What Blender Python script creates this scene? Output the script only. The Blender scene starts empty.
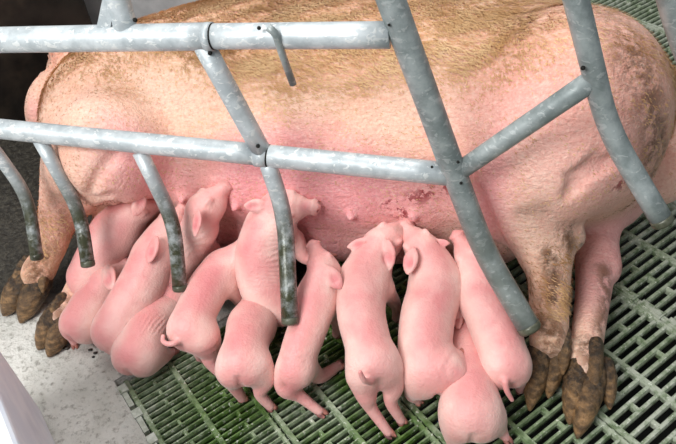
import bpy, math, random
import numpy as np
from mathutils import Matrix, Vector

random.seed(7)
rng = np.random.default_rng(7)
scene = bpy.context.scene
C = scene.collection

# ------------------------------------------------------------------ camera
W_PX, H_PX, F_PX = 676.0, 444.0, 676.0
CAM_H = 1.10
M = np.array([[0.97322493, -0.07782267, 0.2162796],
              [0.21218335, 0.66597985, -0.71515667],
              [-0.08838246, 0.74189923, 0.66466087]])     # world <- camera
CAM = np.array([0.0, 0.0, CAM_H])
cam_d = bpy.data.cameras.new('camera')
cam_d.sensor_width = 36.0
cam_d.lens = 36.0 * F_PX / W_PX
cam_d.clip_start = 0.02
cam = bpy.data.objects.new('camera', cam_d)
mw = Matrix.Identity(4)
for i in range(3):
    for j in range(3):
        mw[i][j] = float(M[i, j])
    mw[i][3] = float(CAM[i])
cam.matrix_world = mw
C.objects.link(cam)
scene.camera = cam

# ------------------------------------------------------------------ light
world = bpy.data.worlds.new('barn_air')
scene.world = world
world.use_nodes = True
bg = world.node_tree.nodes['Background']
bg.inputs['Color'].default_value = (0.90, 0.95, 1.0, 1)
bg.inputs['Strength'].default_value = 0.36


def area_light(name, loc, target, size, size_y, power, col):
    d = bpy.data.lights.new(name, 'AREA')
    d.shape = 'RECTANGLE'
    d.size, d.size_y, d.energy, d.color = size, size_y, power, col
    o = bpy.data.objects.new(name, d)
    o.location = loc
    o.rotation_euler = (Vector(target) - Vector(loc)).to_track_quat('-Z', 'Y').to_euler()
    C.objects.link(o)


area_light('front_key', (-1.25, -0.9, 2.25), (-0.35, 0.95, 0.15), 1.4, 1.2, 82, (1.0, 0.99, 0.97))  # unseen key lamp, brought to the camera side to brighten the belly
area_light('top_fill', (-0.6, 1.35, 2.9), (-0.45, 1.2, 0.2), 2.0, 1.0, 48, (1.0, 0.98, 0.95))  # unseen fill lamp added overhead

vs_ = scene.view_settings
vs_.view_transform = 'Standard'
vs_.look = 'None'
vs_.gamma = 1.0
vs_.use_curve_mapping = False
vs_.exposure = 0.0


# ------------------------------------------------------------------ pixel -> place
def at(px, py, z=0.0):
    d = M @ np.array([px - W_PX / 2, -(py - H_PX / 2), -F_PX])
    return d * ((z - CAM_H) / d[2]) + CAM


def aty(px, py, y):
    d = M @ np.array([px - W_PX / 2, -(py - H_PX / 2), -F_PX])
    return d * (y / d[1]) + CAM


def ppm(p):                                   # pixels per metre at a point
    q = M.T @ (np.asarray(p, float) - CAM)
    return F_PX / -q[2]


def nrm(v):
    v = np.asarray(v, float)
    return v / (np.linalg.norm(v) + 1e-12)


# ------------------------------------------------------------------ objects
def tag(o, label=None, cat=None, group=None, kind=None):
    if label: o['label'] = label
    if cat: o['category'] = cat
    if group: o['group'] = group
    if kind: o['kind'] = kind
    return o


def empty(name, loc):
    o = bpy.data.objects.new(name, None)
    o.empty_display_size = 0.05
    o.location = [float(v) for v in loc]
    C.objects.link(o)
    return o


def mesh_obj(name, V, F, mat, parent=None, smooth=True, attrs=None):
    V = np.asarray(V, dtype=np.float64)
    off = np.array(parent['_world']) if parent is not None and '_world' in parent.keys() else np.zeros(3)
    me = bpy.data.meshes.new(name)
    if isinstance(F, np.ndarray):
        n, k = F.shape
        me.vertices.add(len(V))
        me.vertices.foreach_set('co', (V - off).astype(np.float32).ravel())
        me.loops.add(n * k)
        me.loops.foreach_set('vertex_index', F.astype(np.int32).ravel())
        me.polygons.add(n)
        me.polygons.foreach_set('loop_start', np.arange(0, n * k, k, dtype=np.int32))
        me.update(calc_edges=True)
        me.validate()
    else:
        me.from_pydata([tuple(v) for v in (V - off)], [], [tuple(f) for f in F])
        me.update()
    if smooth:
        me.polygons.foreach_set('use_smooth', np.ones(len(me.polygons), dtype=bool))
    for k, a in (attrs or {}).items():
        at_ = me.attributes.new(k, 'FLOAT', 'POINT')
        at_.data.foreach_set('value', np.asarray(a, dtype=np.float32))
    if mat is not None:
        me.materials.append(mat)
    o = bpy.data.objects.new(name, me)
    C.objects.link(o)
    if parent is not None:
        o.parent = parent
    return o


def thing(name, loc, label, cat, group=None):
    o = empty(name, loc)
    o['_world'] = [float(v) for v in loc]
    return tag(o, label, cat, group)


# ------------------------------------------------------------------ materials
def new_mat(name):
    m = bpy.data.materials.new(name)
    m.use_nodes = True
    nt = m.node_tree
    return m, nt, nt.nodes['Principled BSDF']


def lin(c):
    return tuple(((v / 255.0) / 12.92 if v / 255.0 <= 0.04045 else ((v / 255.0 + 0.055) / 1.055) ** 2.4) for v in c) + (1.0,)


class N:
    """small node helper"""
    def __init__(self, nt):
        self.nt = nt
        self.co = None

    def coord(self, kind='Object'):
        n = self.nt.nodes.new('ShaderNodeTexCoord')
        return n.outputs[kind]

    def geo(self):
        return self.nt.nodes.new('ShaderNodeNewGeometry').outputs['Position']

    def link(self, a, b):
        self.nt.links.new(a, b)

    def noise(self, vec, scale, detail=4, rough=0.55, dist=0.0):
        n = self.nt.nodes.new('ShaderNodeTexNoise')
        n.inputs['Scale'].default_value = scale
        n.inputs['Detail'].default_value = detail
        n.inputs['Roughness'].default_value = rough
        n.inputs['Distortion'].default_value = dist
        self.link(vec, n.inputs['Vector'])
        return n.outputs['Fac']

    def voronoi(self, vec, scale, feature='F1', out='Distance'):
        n = self.nt.nodes.new('ShaderNodeTexVoronoi')
        n.feature = feature
        n.inputs['Scale'].default_value = scale
        self.link(vec, n.inputs['Vector'])
        return n.outputs[out]

    def ramp(self, fac, lo, hi, a=0.0, b=1.0):
        n = self.nt.nodes.new('ShaderNodeMapRange')
        n.interpolation_type = 'SMOOTHSTEP'
        n.inputs['From Min'].default_value = lo
        n.inputs['From Max'].default_value = hi
        n.inputs['To Min'].default_value = a
        n.inputs['To Max'].default_value = b
        self.link(fac, n.inputs['Value'])
        return n.outputs['Result']

    def math(self, op, a, b=None):
        n = self.nt.nodes.new('ShaderNodeMath')
        n.operation = op
        for i, v in enumerate((a, b)):
            if v is None: continue
            if isinstance(v, (int, float)): n.inputs[i].default_value = v
            else: self.link(v, n.inputs[i])
        return n.outputs[0]

    def mix(self, fac, a, b):
        n = self.nt.nodes.new('ShaderNodeMix')
        n.data_type = 'RGBA'
        for s, v in (('Factor', fac), ('A', a), ('B', b)):
            sock = [i for i in n.inputs if i.name == s and (i.type == 'RGBA' or s == 'Factor')][0]
            if isinstance(v, (int, float, tuple)): sock.default_value = v
            else: self.link(v, sock)
        return [o for o in n.outputs if o.type == 'RGBA'][0]

    def attr(self, name):
        n = self.nt.nodes.new('ShaderNodeAttribute')
        n.attribute_name = name
        return n.outputs['Fac']

    def bump(self, h, strength, dist):
        n = self.nt.nodes.new('ShaderNodeBump')
        n.inputs['Strength'].default_value = strength
        n.inputs['Distance'].default_value = dist
        self.link(h, n.inputs['Height'])
        return n.outputs['Normal']

    def mapping(self, vec, scale=(1, 1, 1), rot=(0, 0, 0)):
        n = self.nt.nodes.new('ShaderNodeMapping')
        n.inputs['Scale'].default_value = scale
        n.inputs['Rotation'].default_value = rot
        self.link(vec, n.inputs['Vector'])
        return n.outputs[0]


def skin_material(name, base, pale, pink, sheen):
    m, nt, b = new_mat(name)
    g = N(nt)
    co = g.coord('Object')
    n1 = g.noise(co, 14, 3)
    col = g.mix(g.ramp(n1, 0.35, 0.68), lin(base), lin(pale))
    col = g.mix(g.attr('pale'), col, lin((238, 208, 198)))
    pk = g.math('MULTIPLY', g.attr('pink'), g.ramp(g.noise(co, 40, 4), 0.2, 0.75, 0.65, 1.0))
    col = g.mix(pk, col, lin(pink))
    # freckles and little scabs
    sp = g.ramp(g.voronoi(co, 60), 0.03, 0.075, 1.0, 0.0)
    sp = g.math('MULTIPLY', sp, g.ramp(g.noise(co, 9, 2), 0.62, 0.7))
    col = g.mix(g.math('MULTIPLY', sp, 0.5), col, lin((150, 80, 70)))
    dn = g.noise(co, 55, 6, 0.7)
    dm = g.math('MULTIPLY', g.attr('dirt'), g.ramp(dn, 0.33, 0.62, 0.35, 1.0))
    col = g.mix(dm, col, lin((96, 66, 44)))
    g.link(col, b.inputs['Base Color'])
    b.inputs['Roughness'].default_value = 0.44
    b.inputs['Specular IOR Level'].default_value = 0.42
    b.inputs['Subsurface Weight'].default_value = 0.12
    b.inputs['Subsurface Radius'].default_value = (1.0, 0.35, 0.25)
    b.inputs['Subsurface Scale'].default_value = 0.012
    b.inputs['Sheen Weight'].default_value = sheen
    b.inputs['Sheen Roughness'].default_value = 0.35
    b.inputs['Sheen Tint'].default_value = (1, 0.95, 0.92, 1)
    h = g.math('ADD', g.math('MULTIPLY', g.noise(co, 260, 3, 0.6), 0.6),
               g.math('MULTIPLY', g.noise(co, 60, 4, 0.6, 0.6), 1.0))
    g.link(g.bump(h, 0.5, 0.004), b.inputs['Normal'])
    return m


MAT = {}
MAT['piglet'] = skin_material('piglet_skin', (224, 158, 154), (234, 188, 180), (213, 116, 123), 0.35)


def sow_material():
    m, nt, b = new_mat('sow_skin')
    g = N(nt)
    co = g.coord('Object')
    n1 = g.noise(co, 5, 4)
    col = g.mix(g.ramp(n1, 0.35, 0.7), lin((238, 186, 162)), lin((245, 208, 186)))
    col = g.mix(g.attr('pink'), col, lin((238, 162, 166)))
    # pinker blotches
    col = g.mix(g.ramp(g.noise(co, 11, 5, 0.6), 0.52, 0.75, 0, 0.32), col, lin((226, 140, 134)))
    streak = g.noise(g.mapping(co, (30, 120, 70), (0, 0, 0.5)), 1.0, 4, 0.6, 0.5)
    gold = g.math('MULTIPLY', g.attr('gold'), g.ramp(streak, 0.3, 0.66, 0.25, 1.0))
    col = g.mix(gold, col, lin((196, 148, 98)))
    pore = g.noise(co, 150, 4, 0.7)
    col = g.mix(g.ramp(pore, 0.47, 0.70, 0, 0.42), col, lin((214, 134, 120)))
    col = g.mix(g.ramp(pore, 0.5, 0.28, 0, 0.45), col, lin((250, 220, 204)))
    sp = g.ramp(g.voronoi(co, 75), 0.05, 0.12, 1.0, 0.0)
    sp = g.math('MULTIPLY', sp, g.ramp(g.noise(co, 13, 3), 0.56, 0.66))
    col = g.mix(g.math('MULTIPLY', sp, 0.55), col, lin((140, 70, 55)))
    dn = g.noise(co, 34, 7, 0.72)
    dm = g.math('MULTIPLY', g.attr('dirt'), g.ramp(dn, 0.40, 0.58, 0.06, 1.0))
    col = g.mix(dm, col, lin((112, 72, 42)))
    blk = g.math('MULTIPLY', g.attr('black'), g.ramp(g.noise(co, 60, 4, 0.6), 0.36, 0.6, 0.3, 1.0))
    col = g.mix(blk, col, lin((46, 36, 26)))
    sc = g.math('MULTIPLY', g.attr('scab'), g.ramp(g.noise(co, 48, 5, 0.7), 0.5, 0.56))
    col = g.mix(sc, col, lin((140, 28, 36)))
    g.link(col, b.inputs['Base Color'])
    b.inputs['Roughness'].default_value = 0.6
    b.inputs['Specular IOR Level'].default_value = 0.3
    b.inputs['Subsurface Weight'].default_value = 0.1
    b.inputs['Subsurface Radius'].default_value = (1.0, 0.35, 0.25)
    b.inputs['Subsurface Scale'].default_value = 0.012
    b.inputs['Sheen Weight'].default_value = 0.15
    h = g.math('ADD', g.math('MULTIPLY', g.noise(co, 190, 4, 0.65), 0.6),
               g.math('MULTIPLY', g.noise(g.mapping(co, (40, 90, 70), (0, 0, 0.5)), 1.0, 5, 0.65, 0.8), 1.0))
    h = g.math('ADD', h, g.math('MULTIPLY', dm, 0.8))
    g.link(g.bump(h, 0.8, 0.006), b.inputs['Normal'])
    return m


MAT['sow'] = sow_material()


def simple_mat(name, cols, scale=40, rough=0.6, metal=0.0, bump=0.3, dist=0.002, spec=0.4, detail=5):
    m, nt, b = new_mat(name)
    g = N(nt)
    co = g.coord('Object')
    n1 = g.noise(co, scale, detail, 0.62)
    col = g.mix(g.ramp(n1, 0.32, 0.68), lin(cols[0]), lin(cols[1]))
    if len(cols) > 2:
        col = g.mix(g.ramp(g.noise(co, scale * 0.37, 4), 0.5, 0.68), col, lin(cols[2]))
    g.link(col, b.inputs['Base Color'])
    b.inputs['Roughness'].default_value = rough
    b.inputs['Metallic'].default_value = metal
    b.inputs['Specular IOR Level'].default_value = spec
    if bump:
        g.link(g.bump(n1, bump, dist), b.inputs['Normal'])
    return m


MAT['hair'] = simple_mat('golden_bristles', ((196, 150, 100), (228, 194, 148), (150, 104, 62)), 9, 0.5, bump=0)
def hoof_material():
    m, nt, b = new_mat('dirty_horn')
    g = N(nt)
    co = g.coord('Object')
    n1 = g.noise(co, 70, 6, 0.7)
    n2 = g.noise(g.mapping(co, (30, 30, 160)), 1.0, 4, 0.6)
    col = g.mix(g.ramp(n2, 0.35, 0.65), lin((104, 78, 50)), lin((158, 122, 82)))
    crust = g.math('ADD', g.ramp(g.attr('tip'), 0.75, 0.15, 0.0, 0.55), g.ramp(n1, 0.38, 0.62, 0.0, 0.6))
    col = g.mix(crust, col, lin((52, 40, 28)))
    g.link(col, b.inputs['Base Color'])
    b.inputs['Roughness'].default_value = 0.4
    g.link(g.bump(n1, 1.0, 0.008), b.inputs['Normal'])
    return m


MAT['hoof'] = hoof_material()
MAT['piglet_hoof'] = simple_mat('piglet_horn', ((196, 130, 116), (140, 92, 84), (108, 72, 76)), 90, 0.45)
MAT['eye'] = simple_mat('eye', ((56, 30, 28), (80, 46, 42)), 60, 0.15, bump=0)
MAT['black'] = simple_mat('black_plastic', ((22, 20, 19), (38, 34, 31), (58, 50, 42)), 14, 0.38, bump=0.3)
MAT['cap'] = simple_mat('mucky_cap', ((66, 68, 52), (96, 98, 84), (44, 44, 32)), 60, 0.3, bump=0.5)
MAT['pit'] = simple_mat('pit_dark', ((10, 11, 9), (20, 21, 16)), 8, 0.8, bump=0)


def steel_material(name, base, light, dirt, dirt_amt, flake=0.75):
    m, nt, b = new_mat(name)
    g = N(nt)
    co = g.geo()
    n1 = g.noise(co, 28, 5, 0.6)
    col = g.mix(g.ramp(n1, 0.35, 0.68), lin(base), lin(light))
    sp = g.voronoi(co, 60, out='Color')
    spg = nt.nodes.new('ShaderNodeSeparateColor')
    g.link(sp, spg.inputs[0])
    col = g.mix(g.math('MULTIPLY', spg.outputs[0], 0.25), col, lin(light))
    fl = g.ramp(g.noise(g.mapping(co, (1, 1, 1.6)), 70, 3, 0.55, 0.7), 0.575, 0.62)
    col = g.mix(g.math('MULTIPLY', fl, flake), col, lin((226, 229, 228)))
    sep = nt.nodes.new('ShaderNodeSeparateXYZ')
    g.link(co, sep.inputs[0])
    low = g.ramp(sep.outputs[2], 0.26, 0.40, 1.0, 0.0)       # muck splashed up from the floor
    d = g.math('MULTIPLY', low, g.ramp(g.noise(co, 40, 5, 0.65), 0.25, 0.6, 0.35, 1.0))
    d = g.math('MULTIPLY', d, dirt_amt)
    col = g.mix(d, col, lin(dirt))
    g.link(col, b.inputs['Base Color'])
    b.inputs['Metallic'].default_value = 0.2
    rg = g.math('SUBTRACT', g.ramp(n1, 0.3, 0.7, 0.5, 0.36), g.math('MULTIPLY', d, 0.16))
    g.link(rg, b.inputs['Roughness'])
    g.link(g.bump(g.math('ADD', n1, fl), 0.25, 0.0015), b.inputs['Normal'])
    return m


MAT['steel'] = steel_material('galvanised_steel', (168, 177, 181), (206, 213, 216), (62, 64, 44), 1.0)
MAT['steel_dark'] = steel_material('darker_steel', (116, 126, 126), (160, 168, 168), (92, 96, 84), 0.5, 0.22)  # darker steel tone with fewer white flakes


def concrete_material():
    m, nt, b = new_mat('rough_concrete')
    g = N(nt)
    co = g.geo()
    n1 = g.noise(co, 9, 6, 0.65)
    n2 = g.noise(co, 70, 6, 0.7)
    col = g.mix(g.ramp(n1, 0.3, 0.7), lin((200, 198, 190)), lin((228, 226, 220)))
    col = g.mix(g.ramp(n2, 0.5, 0.68, 0, 0.75), col, lin((136, 132, 122)))
    st = g.ramp(g.voronoi(co, 130), 0.10, 0.22, 1.0, 0.0)
    st = g.math('MULTIPLY', st, g.ramp(g.noise(co, 17, 3), 0.6, 0.7))
    col = g.mix(g.math('MULTIPLY', st, 0.7), col, lin((84, 80, 70)))
    # wet mucky part near the sow's front feet and head
    sep = nt.nodes.new('ShaderNodeSeparateXYZ')
    g.link(co, sep.inputs[0])
    edge = g.math('ADD', sep.outputs[1], g.math('MULTIPLY', g.noise(co, 7, 4), 0.22))
    edge = g.math('SUBTRACT', edge, g.math('MULTIPLY', sep.outputs[0], 0.10))
    muck = g.ramp(edge, 0.98, 1.07)
    col = g.mix(muck, col, g.mix(g.ramp(n2, 0.4, 0.7), lin((38, 34, 28)), lin((78, 74, 64))))
    g.link(col, b.inputs['Base Color'])
    g.link(g.ramp(muck, 0, 1, 0.85, 0.45), b.inputs['Roughness'])
    g.link(g.bump(g.math('ADD', n2, n1), 1.0, 0.010), b.inputs['Normal'])
    return m


MAT['concrete'] = concrete_material()


def slat_material():
    m, nt, b = new_mat('green_plastic_slats')
    g = N(nt)
    co = g.geo()
    n1 = g.noise(co, 5.5, 4, 0.6)
    n2 = g.noise(co, 60, 5, 0.65)
    col = g.mix(g.ramp(n2, 0.3, 0.7), lin((58, 84, 34)), lin((98, 130, 64)))
    sep = nt.nodes.new('ShaderNodeSeparateXYZ')
    g.link(co, sep.inputs[0])
    left = g.math('MULTIPLY', g.ramp(sep.outputs[0], -0.45, -0.62), 0.55)
    worn = g.math('ADD', g.math('ADD', left, g.ramp(n1, 0.45, 0.68)), g.math('MULTIPLY', g.ramp(sep.outputs[0], -0.1, 0.3), 0.75))
    worn = g.math('MULTIPLY', worn, g.ramp(n2, 0.34, 0.6, 0.25, 0.9))
    col = g.mix(worn, col, lin((172, 178, 162)))
    g.link(g.mix(g.math('MULTIPLY', g.ramp(g.noise(co, 110, 4, 0.7), 0.58, 0.66), 0.75), col, lin((222, 226, 212))), b.inputs['Base Color'])
    b.inputs['Roughness'].default_value = 0.30
    g.link(g.bump(n2, 0.6, 0.003), b.inputs['Normal'])
    return m


MAT['slat'] = slat_material()
MAT['wall'] = simple_mat('grey_wall_panel', ((214, 222, 234), (228, 234, 242), (200, 208, 220)), 12, 0.6, bump=0.4)
MAT['strip'] = simple_mat('worn_strip', ((150, 156, 140), (196, 200, 190), (98, 110, 84)), 60, 0.45, bump=0.5)
MAT['farwall'] = simple_mat('pale_partition', ((158, 160, 162), (186, 187, 188)), 9, 0.5, bump=0.2)


# ------------------------------------------------------------------ implicit surfaces
def catmull(P, n):
    P = np.asarray(P, float)
    if len(P) < 3:
        t = np.linspace(0, 1, n)[:, None]
        return P[0] * (1 - t) + P[-1] * t
    Q = np.vstack([2 * P[0] - P[1], P, 2 * P[-1] - P[-2]])
    out = []
    for t in np.linspace(0, len(P) - 1 - 1e-6, n):
        i = int(t)
        u = t - i
        p0, p1, p2, p3 = Q[i:i + 4]
        out.append(0.5 * ((2 * p1) + (p2 - p0) * u + (2 * p0 - 5 * p1 + 4 * p2 - p3) * u * u + (3 * p1 - p0 - 3 * p2 + p3) * u ** 3))
    return np.array(out)


class Field:
    def __init__(self, lo, hi, vs):
        self.lo = np.asarray(lo, float)
        self.vs = vs
        self.shape = np.ceil((np.asarray(hi) - self.lo) / vs).astype(int) + 1
        self.f = np.full(self.shape, 10.0, np.float32)

    def box(self, lo, hi):
        a = np.clip(np.floor((np.asarray(lo) - self.lo) / self.vs).astype(int), 0, self.shape - 1)
        b = np.clip(np.ceil((np.asarray(hi) - self.lo) / self.vs).astype(int) + 1, 1, self.shape)
        sl = tuple(slice(int(p), int(q)) for p, q in zip(a, b))
        ax = [(self.lo[i] + self.vs * np.arange(a[i], b[i])).astype(np.float32) for i in range(3)]
        return sl, ax[0][:, None, None], ax[1][None, :, None], ax[2][None, None, :]

    def put(self, sl, d, k, sub=False):
        a = self.f[sl]
        if sub:
            d = -d
            h = np.maximum(k - np.abs(a - d), 0) / k
            self.f[sl] = np.maximum(a, d) + h * h * k * 0.25
        else:
            h = np.maximum(k - np.abs(a - d), 0) / k
            self.f[sl] = np.minimum(a, d) - h * h * k * 0.25

    def chain(self, P, R, k=0.01, n=None, sub=False, side=None, w=1.0):
        """tapered tube through the points P with radii R; side/w squashes it across"""
        P = np.asarray(P, float)
        R = np.asarray(R, float)
        n = n or max(3, 3 * len(P))
        PR = catmull(np.hstack([P, R[:, None]]), n)
        PR[:, 3] = np.maximum(PR[:, 3], 0.001)
        m = PR[:, 3].max() * max(1.0, w) + k + 2 * self.vs
        S, X, Y, Z = self.box(PR[:, :3].min(0) - m, PR[:, :3].max(0) + m)
        if 0 in self.f[S].shape: return
        D = np.full(self.f[S].shape, 5.0, np.float32)
        for i in range(n - 1):
            a, b = PR[i, :3], PR[i + 1, :3]
            ra, rb = PR[i, 3], PR[i + 1, 3]
            m = max(ra, rb) * max(1.0, w) + k + 2 * self.vs
            sl, X, Y, Z = self.box(np.minimum(a, b) - m, np.maximum(a, b) + m)
            if 0 in self.f[sl].shape: continue
            ab = b - a
            L2 = float(ab @ ab) + 1e-12
            t = np.clip(((X - a[0]) * ab[0] + (Y - a[1]) * ab[1] + (Z - a[2]) * ab[2]) / L2, 0, 1)
            dx, dy, dz = X - a[0] - t * ab[0], Y - a[1] - t * ab[1], Z - a[2] - t * ab[2]
            d2 = dx * dx + dy * dy + dz * dz
            if side is not None:
                ds = dx * side[0] + dy * side[1] + dz * side[2]
                d2 = d2 + ds * ds * (1.0 / (w * w) - 1.0)
            loc = tuple(slice(q.start - p.start, q.stop - p.start) for p, q in zip(S, sl))
            D[loc] = np.minimum(D[loc], (np.sqrt(d2) - (ra + (rb - ra) * t)).astype(np.float32))
        self.put(S, D, k, sub)

    def ell(self, c, r, axes=None, k=0.01, sub=False):
        c = np.asarray(c, float)
        r = np.asarray(r, float)
        A = np.eye(3) if axes is None else np.array([nrm(v) for v in axes])
        ext = np.sqrt(((A * r[:, None]) ** 2).sum(0)) + k + 2 * self.vs
        sl, X, Y, Z = self.box(c - ext, c + ext)
        if 0 in self.f[sl].shape: return
        x, y, z = X - c[0], Y - c[1], Z - c[2]
        k0 = k1 = 0
        for i in range(3):
            q = (x * A[i, 0] + y * A[i, 1] + z * A[i, 2])
            k0 = k0 + (q / r[i]) ** 2
            k1 = k1 + (q / r[i] ** 2) ** 2
        k0 = np.sqrt(k0)
        k1 = np.sqrt(k1) + 1e-9
        self.put(sl, (k0 * (k0 - 1) / k1).astype(np.float32), k, sub)

    def hit(self, px, py, z=0.2):
        """where the sight line through a photo point first meets the surface"""
        d = nrm(M @ np.array([px - W_PX / 2, -(py - H_PX / 2), -F_PX]))
        P = CAM + d * np.arange(0.5, 2.8, 0.002)[:, None]
        i = np.round((P - self.lo) / self.vs).astype(int)
        ok = ((i >= 0) & (i < self.shape)).all(1)
        i, P = i[ok], P[ok]
        if len(i):
            v = self.f[i[:, 0], i[:, 1], i[:, 2]]
            n = np.argmax(v < 0)
            if v[n] < 0: return P[n]
        return at(px, py, z)

    def mesh(self):
        f = self.f
        f[0], f[-1] = 10, 10
        f[:, 0], f[:, -1] = 10, 10
        f[:, :, 0], f[:, :, -1] = 10, 10
        s = f < 0
        cnt = np.zeros(np.array(f.shape) - 1, np.int8)
        offs = [(i, j, k) for i in (0, 1) for j in (0, 1) for k in (0, 1)]
        nx, ny, nz = cnt.shape
        for (i, j, k) in offs:
            cnt += s[i:i + nx, j:j + ny, k:k + nz]
        act = (cnt > 0) & (cnt < 8)
        idx = np.argwhere(act)
        vid = np.full(cnt.shape, -1, np.int32)
        vid[act] = np.arange(len(idx))
        vals = {o: f[idx[:, 0] + o[0], idx[:, 1] + o[1], idx[:, 2] + o[2]] for o in offs}
        acc = np.zeros((len(idx), 3))
        num = np.zeros(len(idx))
        for o in offs:
            for ax in range(3):
                if o[ax]: continue
                p = list(o)
                p[ax] = 1
                p = tuple(p)
                va, vb = vals[o], vals[p]
                cr = (va < 0) != (vb < 0)
                t = np.where(cr, va / np.where(cr, va - vb, 1), 0)
                t = np.clip(t, 0.0, 1.0)
                pos = np.tile(np.array(o, float), (len(idx), 1))
                pos[:, ax] = t
                acc += pos * cr[:, None]
                num += cr
        V = self.lo + self.vs * (idx + acc / num[:, None])
        quads = []
        for ax in range(3):
            b, c = (ax + 1) % 3, (ax + 2) % 3
            sl0 = [slice(1, -1)] * 3
            sl1 = [slice(1, -1)] * 3
            sl0[ax] = slice(0, -1)
            sl1[ax] = slice(1, None)
            s0, s1 = s[tuple(sl0)], s[tuple(sl1)]
            for flip, msk in ((False, s0 & ~s1), (True, ~s0 & s1)):
                e = np.argwhere(msk)
                if not len(e): continue
                e = e + 1
                e[:, ax] -= 1
                q = []
                for db, dc in ((-1, -1), (0, -1), (0, 0), (-1, 0)):
                    g = e.copy()
                    g[:, b] += db
                    g[:, c] += dc
                    q.append(vid[g[:, 0], g[:, 1], g[:, 2]])
                q = np.stack(q, 1)
                if flip: q = q[:, ::-1]
                quads.append(q)
        F = np.vstack(quads)
        F = F[(F >= 0).all(1)]
        # light smoothing of the staircase left by the grid
        for _ in range(2):
            S = np.zeros_like(V)
            D = np.zeros(len(V))
            for a_, b_ in ((0, 1), (1, 2), (2, 3), (3, 0)):
                np.add.at(S, F[:, a_], V[F[:, b_]])
                np.add.at(D, F[:, a_], 1)
            V = V * 0.5 + 0.5 * S / np.maximum(D, 1)[:, None]
        return V, F


def normals(V, F):
    n = np.cross(V[F[:, 2]] - V[F[:, 0]], V[F[:, 3]] - V[F[:, 1]])
    out = np.zeros_like(V)
    for i in range(4):
        np.add.at(out, F[:, i], n)
    return out / (np.linalg.norm(out, axis=1)[:, None] + 1e-12)


def blob(V, c, r, soft=1.0):
    """1 near the point (or polyline) c, 0 beyond r"""
    c = np.atleast_2d(np.asarray(c, float))
    d = np.full(len(V), 1e9)
    if len(c) == 1:
        d = np.linalg.norm(V - c[0], axis=1)
    for a, b in zip(c[:-1], c[1:]):
        ab = b - a
        t = np.clip((V - a) @ ab / (ab @ ab + 1e-12), 0, 1)
        d = np.minimum(d, np.linalg.norm(V - a - t[:, None] * ab, axis=1))
    x = np.clip((r - d) / (r * soft), 0, 1)
    return x * x * (3 - 2 * x)


# ------------------------------------------------------------------ small mesh builders
def tube(P, R, seg=20, cap=True):
    """closed tube through points P with radii R (arrays)"""
    P = np.asarray(P, float)
    R = np.broadcast_to(np.asarray(R, float), (len(P),))
    T = np.gradient(P, axis=0)
    T = T / np.linalg.norm(T, axis=1)[:, None]
    ref = np.array([0, 0, 1.0]) if abs(T[0][2]) < 0.9 else np.array([1.0, 0, 0])
    V, F = [], []
    u = nrm(np.cross(T[0], ref))
    for i in range(len(P)):
        u = nrm(u - (u @ T[i]) * T[i])
        w = np.cross(T[i], u)
        for j in range(seg):
            a = 2 * math.pi * j / seg
            V.append(P[i] + R[i] * (math.cos(a) * u + math.sin(a) * w))
    for i in range(len(P) - 1):
        for j in range(seg):
            a, b = i * seg + j, i * seg + (j + 1) % seg
            F.append((a, b, b + seg, a + seg))
    if cap:
        F.append(tuple(range(seg - 1, -1, -1)))
        F.append(tuple(range((len(P) - 1) * seg, len(P) * seg)))
    return V, F


def boxmesh(c, ex, ey, ez, sx, sy, sz):
    V = [np.asarray(c) + np.asarray(ex) * sx * a + np.asarray(ey) * sy * b + np.asarray(ez) * sz * d
         for a in (-.5, .5) for b in (-.5, .5) for d in (-.5, .5)]
    F = [(0, 1, 3, 2), (4, 6, 7, 5), (0, 4, 5, 1), (2, 3, 7, 6), (0, 2, 6, 4), (1, 5, 7, 3)]
    return V, F


def merge(parts):
    V, F = [], []
    for v, f in parts:
        o = len(V)
        V += list(v)
        F += [tuple(i + o for i in q) for q in f]
    return V, F

# ================================================================== SETTING
ANG = math.radians(48.15)
UA = np.array([math.cos(ANG), math.sin(ANG), 0.0])        # along the slots
UB = np.array([-math.sin(ANG), math.cos(ANG), 0.0])       # along the ridges
UZ = np.array([0, 0, 1.0])
U0, V0 = 0.034, 0.955                                     # corner where slats meet concrete


def uv(u, v, z=0.0):
    return UA * u + UB * v + UZ * z


def slab(u0, u1, v0, v1, z0, z1):
    return boxmesh(uv((u0 + u1) / 2, (v0 + v1) / 2, (z0 + z1) / 2), UA, UB, UZ, u1 - u0, v1 - v0, z1 - z0)


# concrete floor, with a fine grid so that it is a little uneven
def grid_slab(u0, u1, v0, v1, step=0.03, amp=0.0015):
    us = np.linspace(u0, u1, int((u1 - u0) / step) + 2)
    vs2 = np.linspace(v0, v1, int((v1 - v0) / step) + 2)
    V, F = [], []
    for a in us:
        for b in vs2:
            V.append(uv(a, b, 0.002 + amp * (math.sin(31 * a + 7 * b) + math.sin(23 * b - 11 * a) + random.uniform(-1, 1)) * 0.5))
    nv = len(vs2)
    for i in range(len(us) - 1):
        for j in range(nv - 1):
            F.append((i * nv + j, (i + 1) * nv + j, (i + 1) * nv + j + 1, i * nv + j + 1))
    n0 = len(V)
    v, f = slab(u0, u1, v0, v1, -0.12, -0.001)
    V += v
    F += [tuple(i + n0 for i in q) for q in f]
    return V, F


slabm = merge([grid_slab(-1.5, U0 - 0.012, -0.6, 2.6), grid_slab(U0 - 0.012, 0.688, V0 + 0.012, 2.6), grid_slab(0.688, 3.2, V0 + 3 * 0.2544 + 0.002, 2.8, 0.1)])
floor = mesh_obj('floor', slabm[0], slabm[1], MAT['concrete'])
tag(floor, 'pale rough concrete floor at the left, mucky near the sow', kind='structure')

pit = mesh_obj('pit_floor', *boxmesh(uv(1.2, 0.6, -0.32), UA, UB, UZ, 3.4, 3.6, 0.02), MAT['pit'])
tag(pit, 'dark manure pit seen through the slots', kind='structure')

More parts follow.
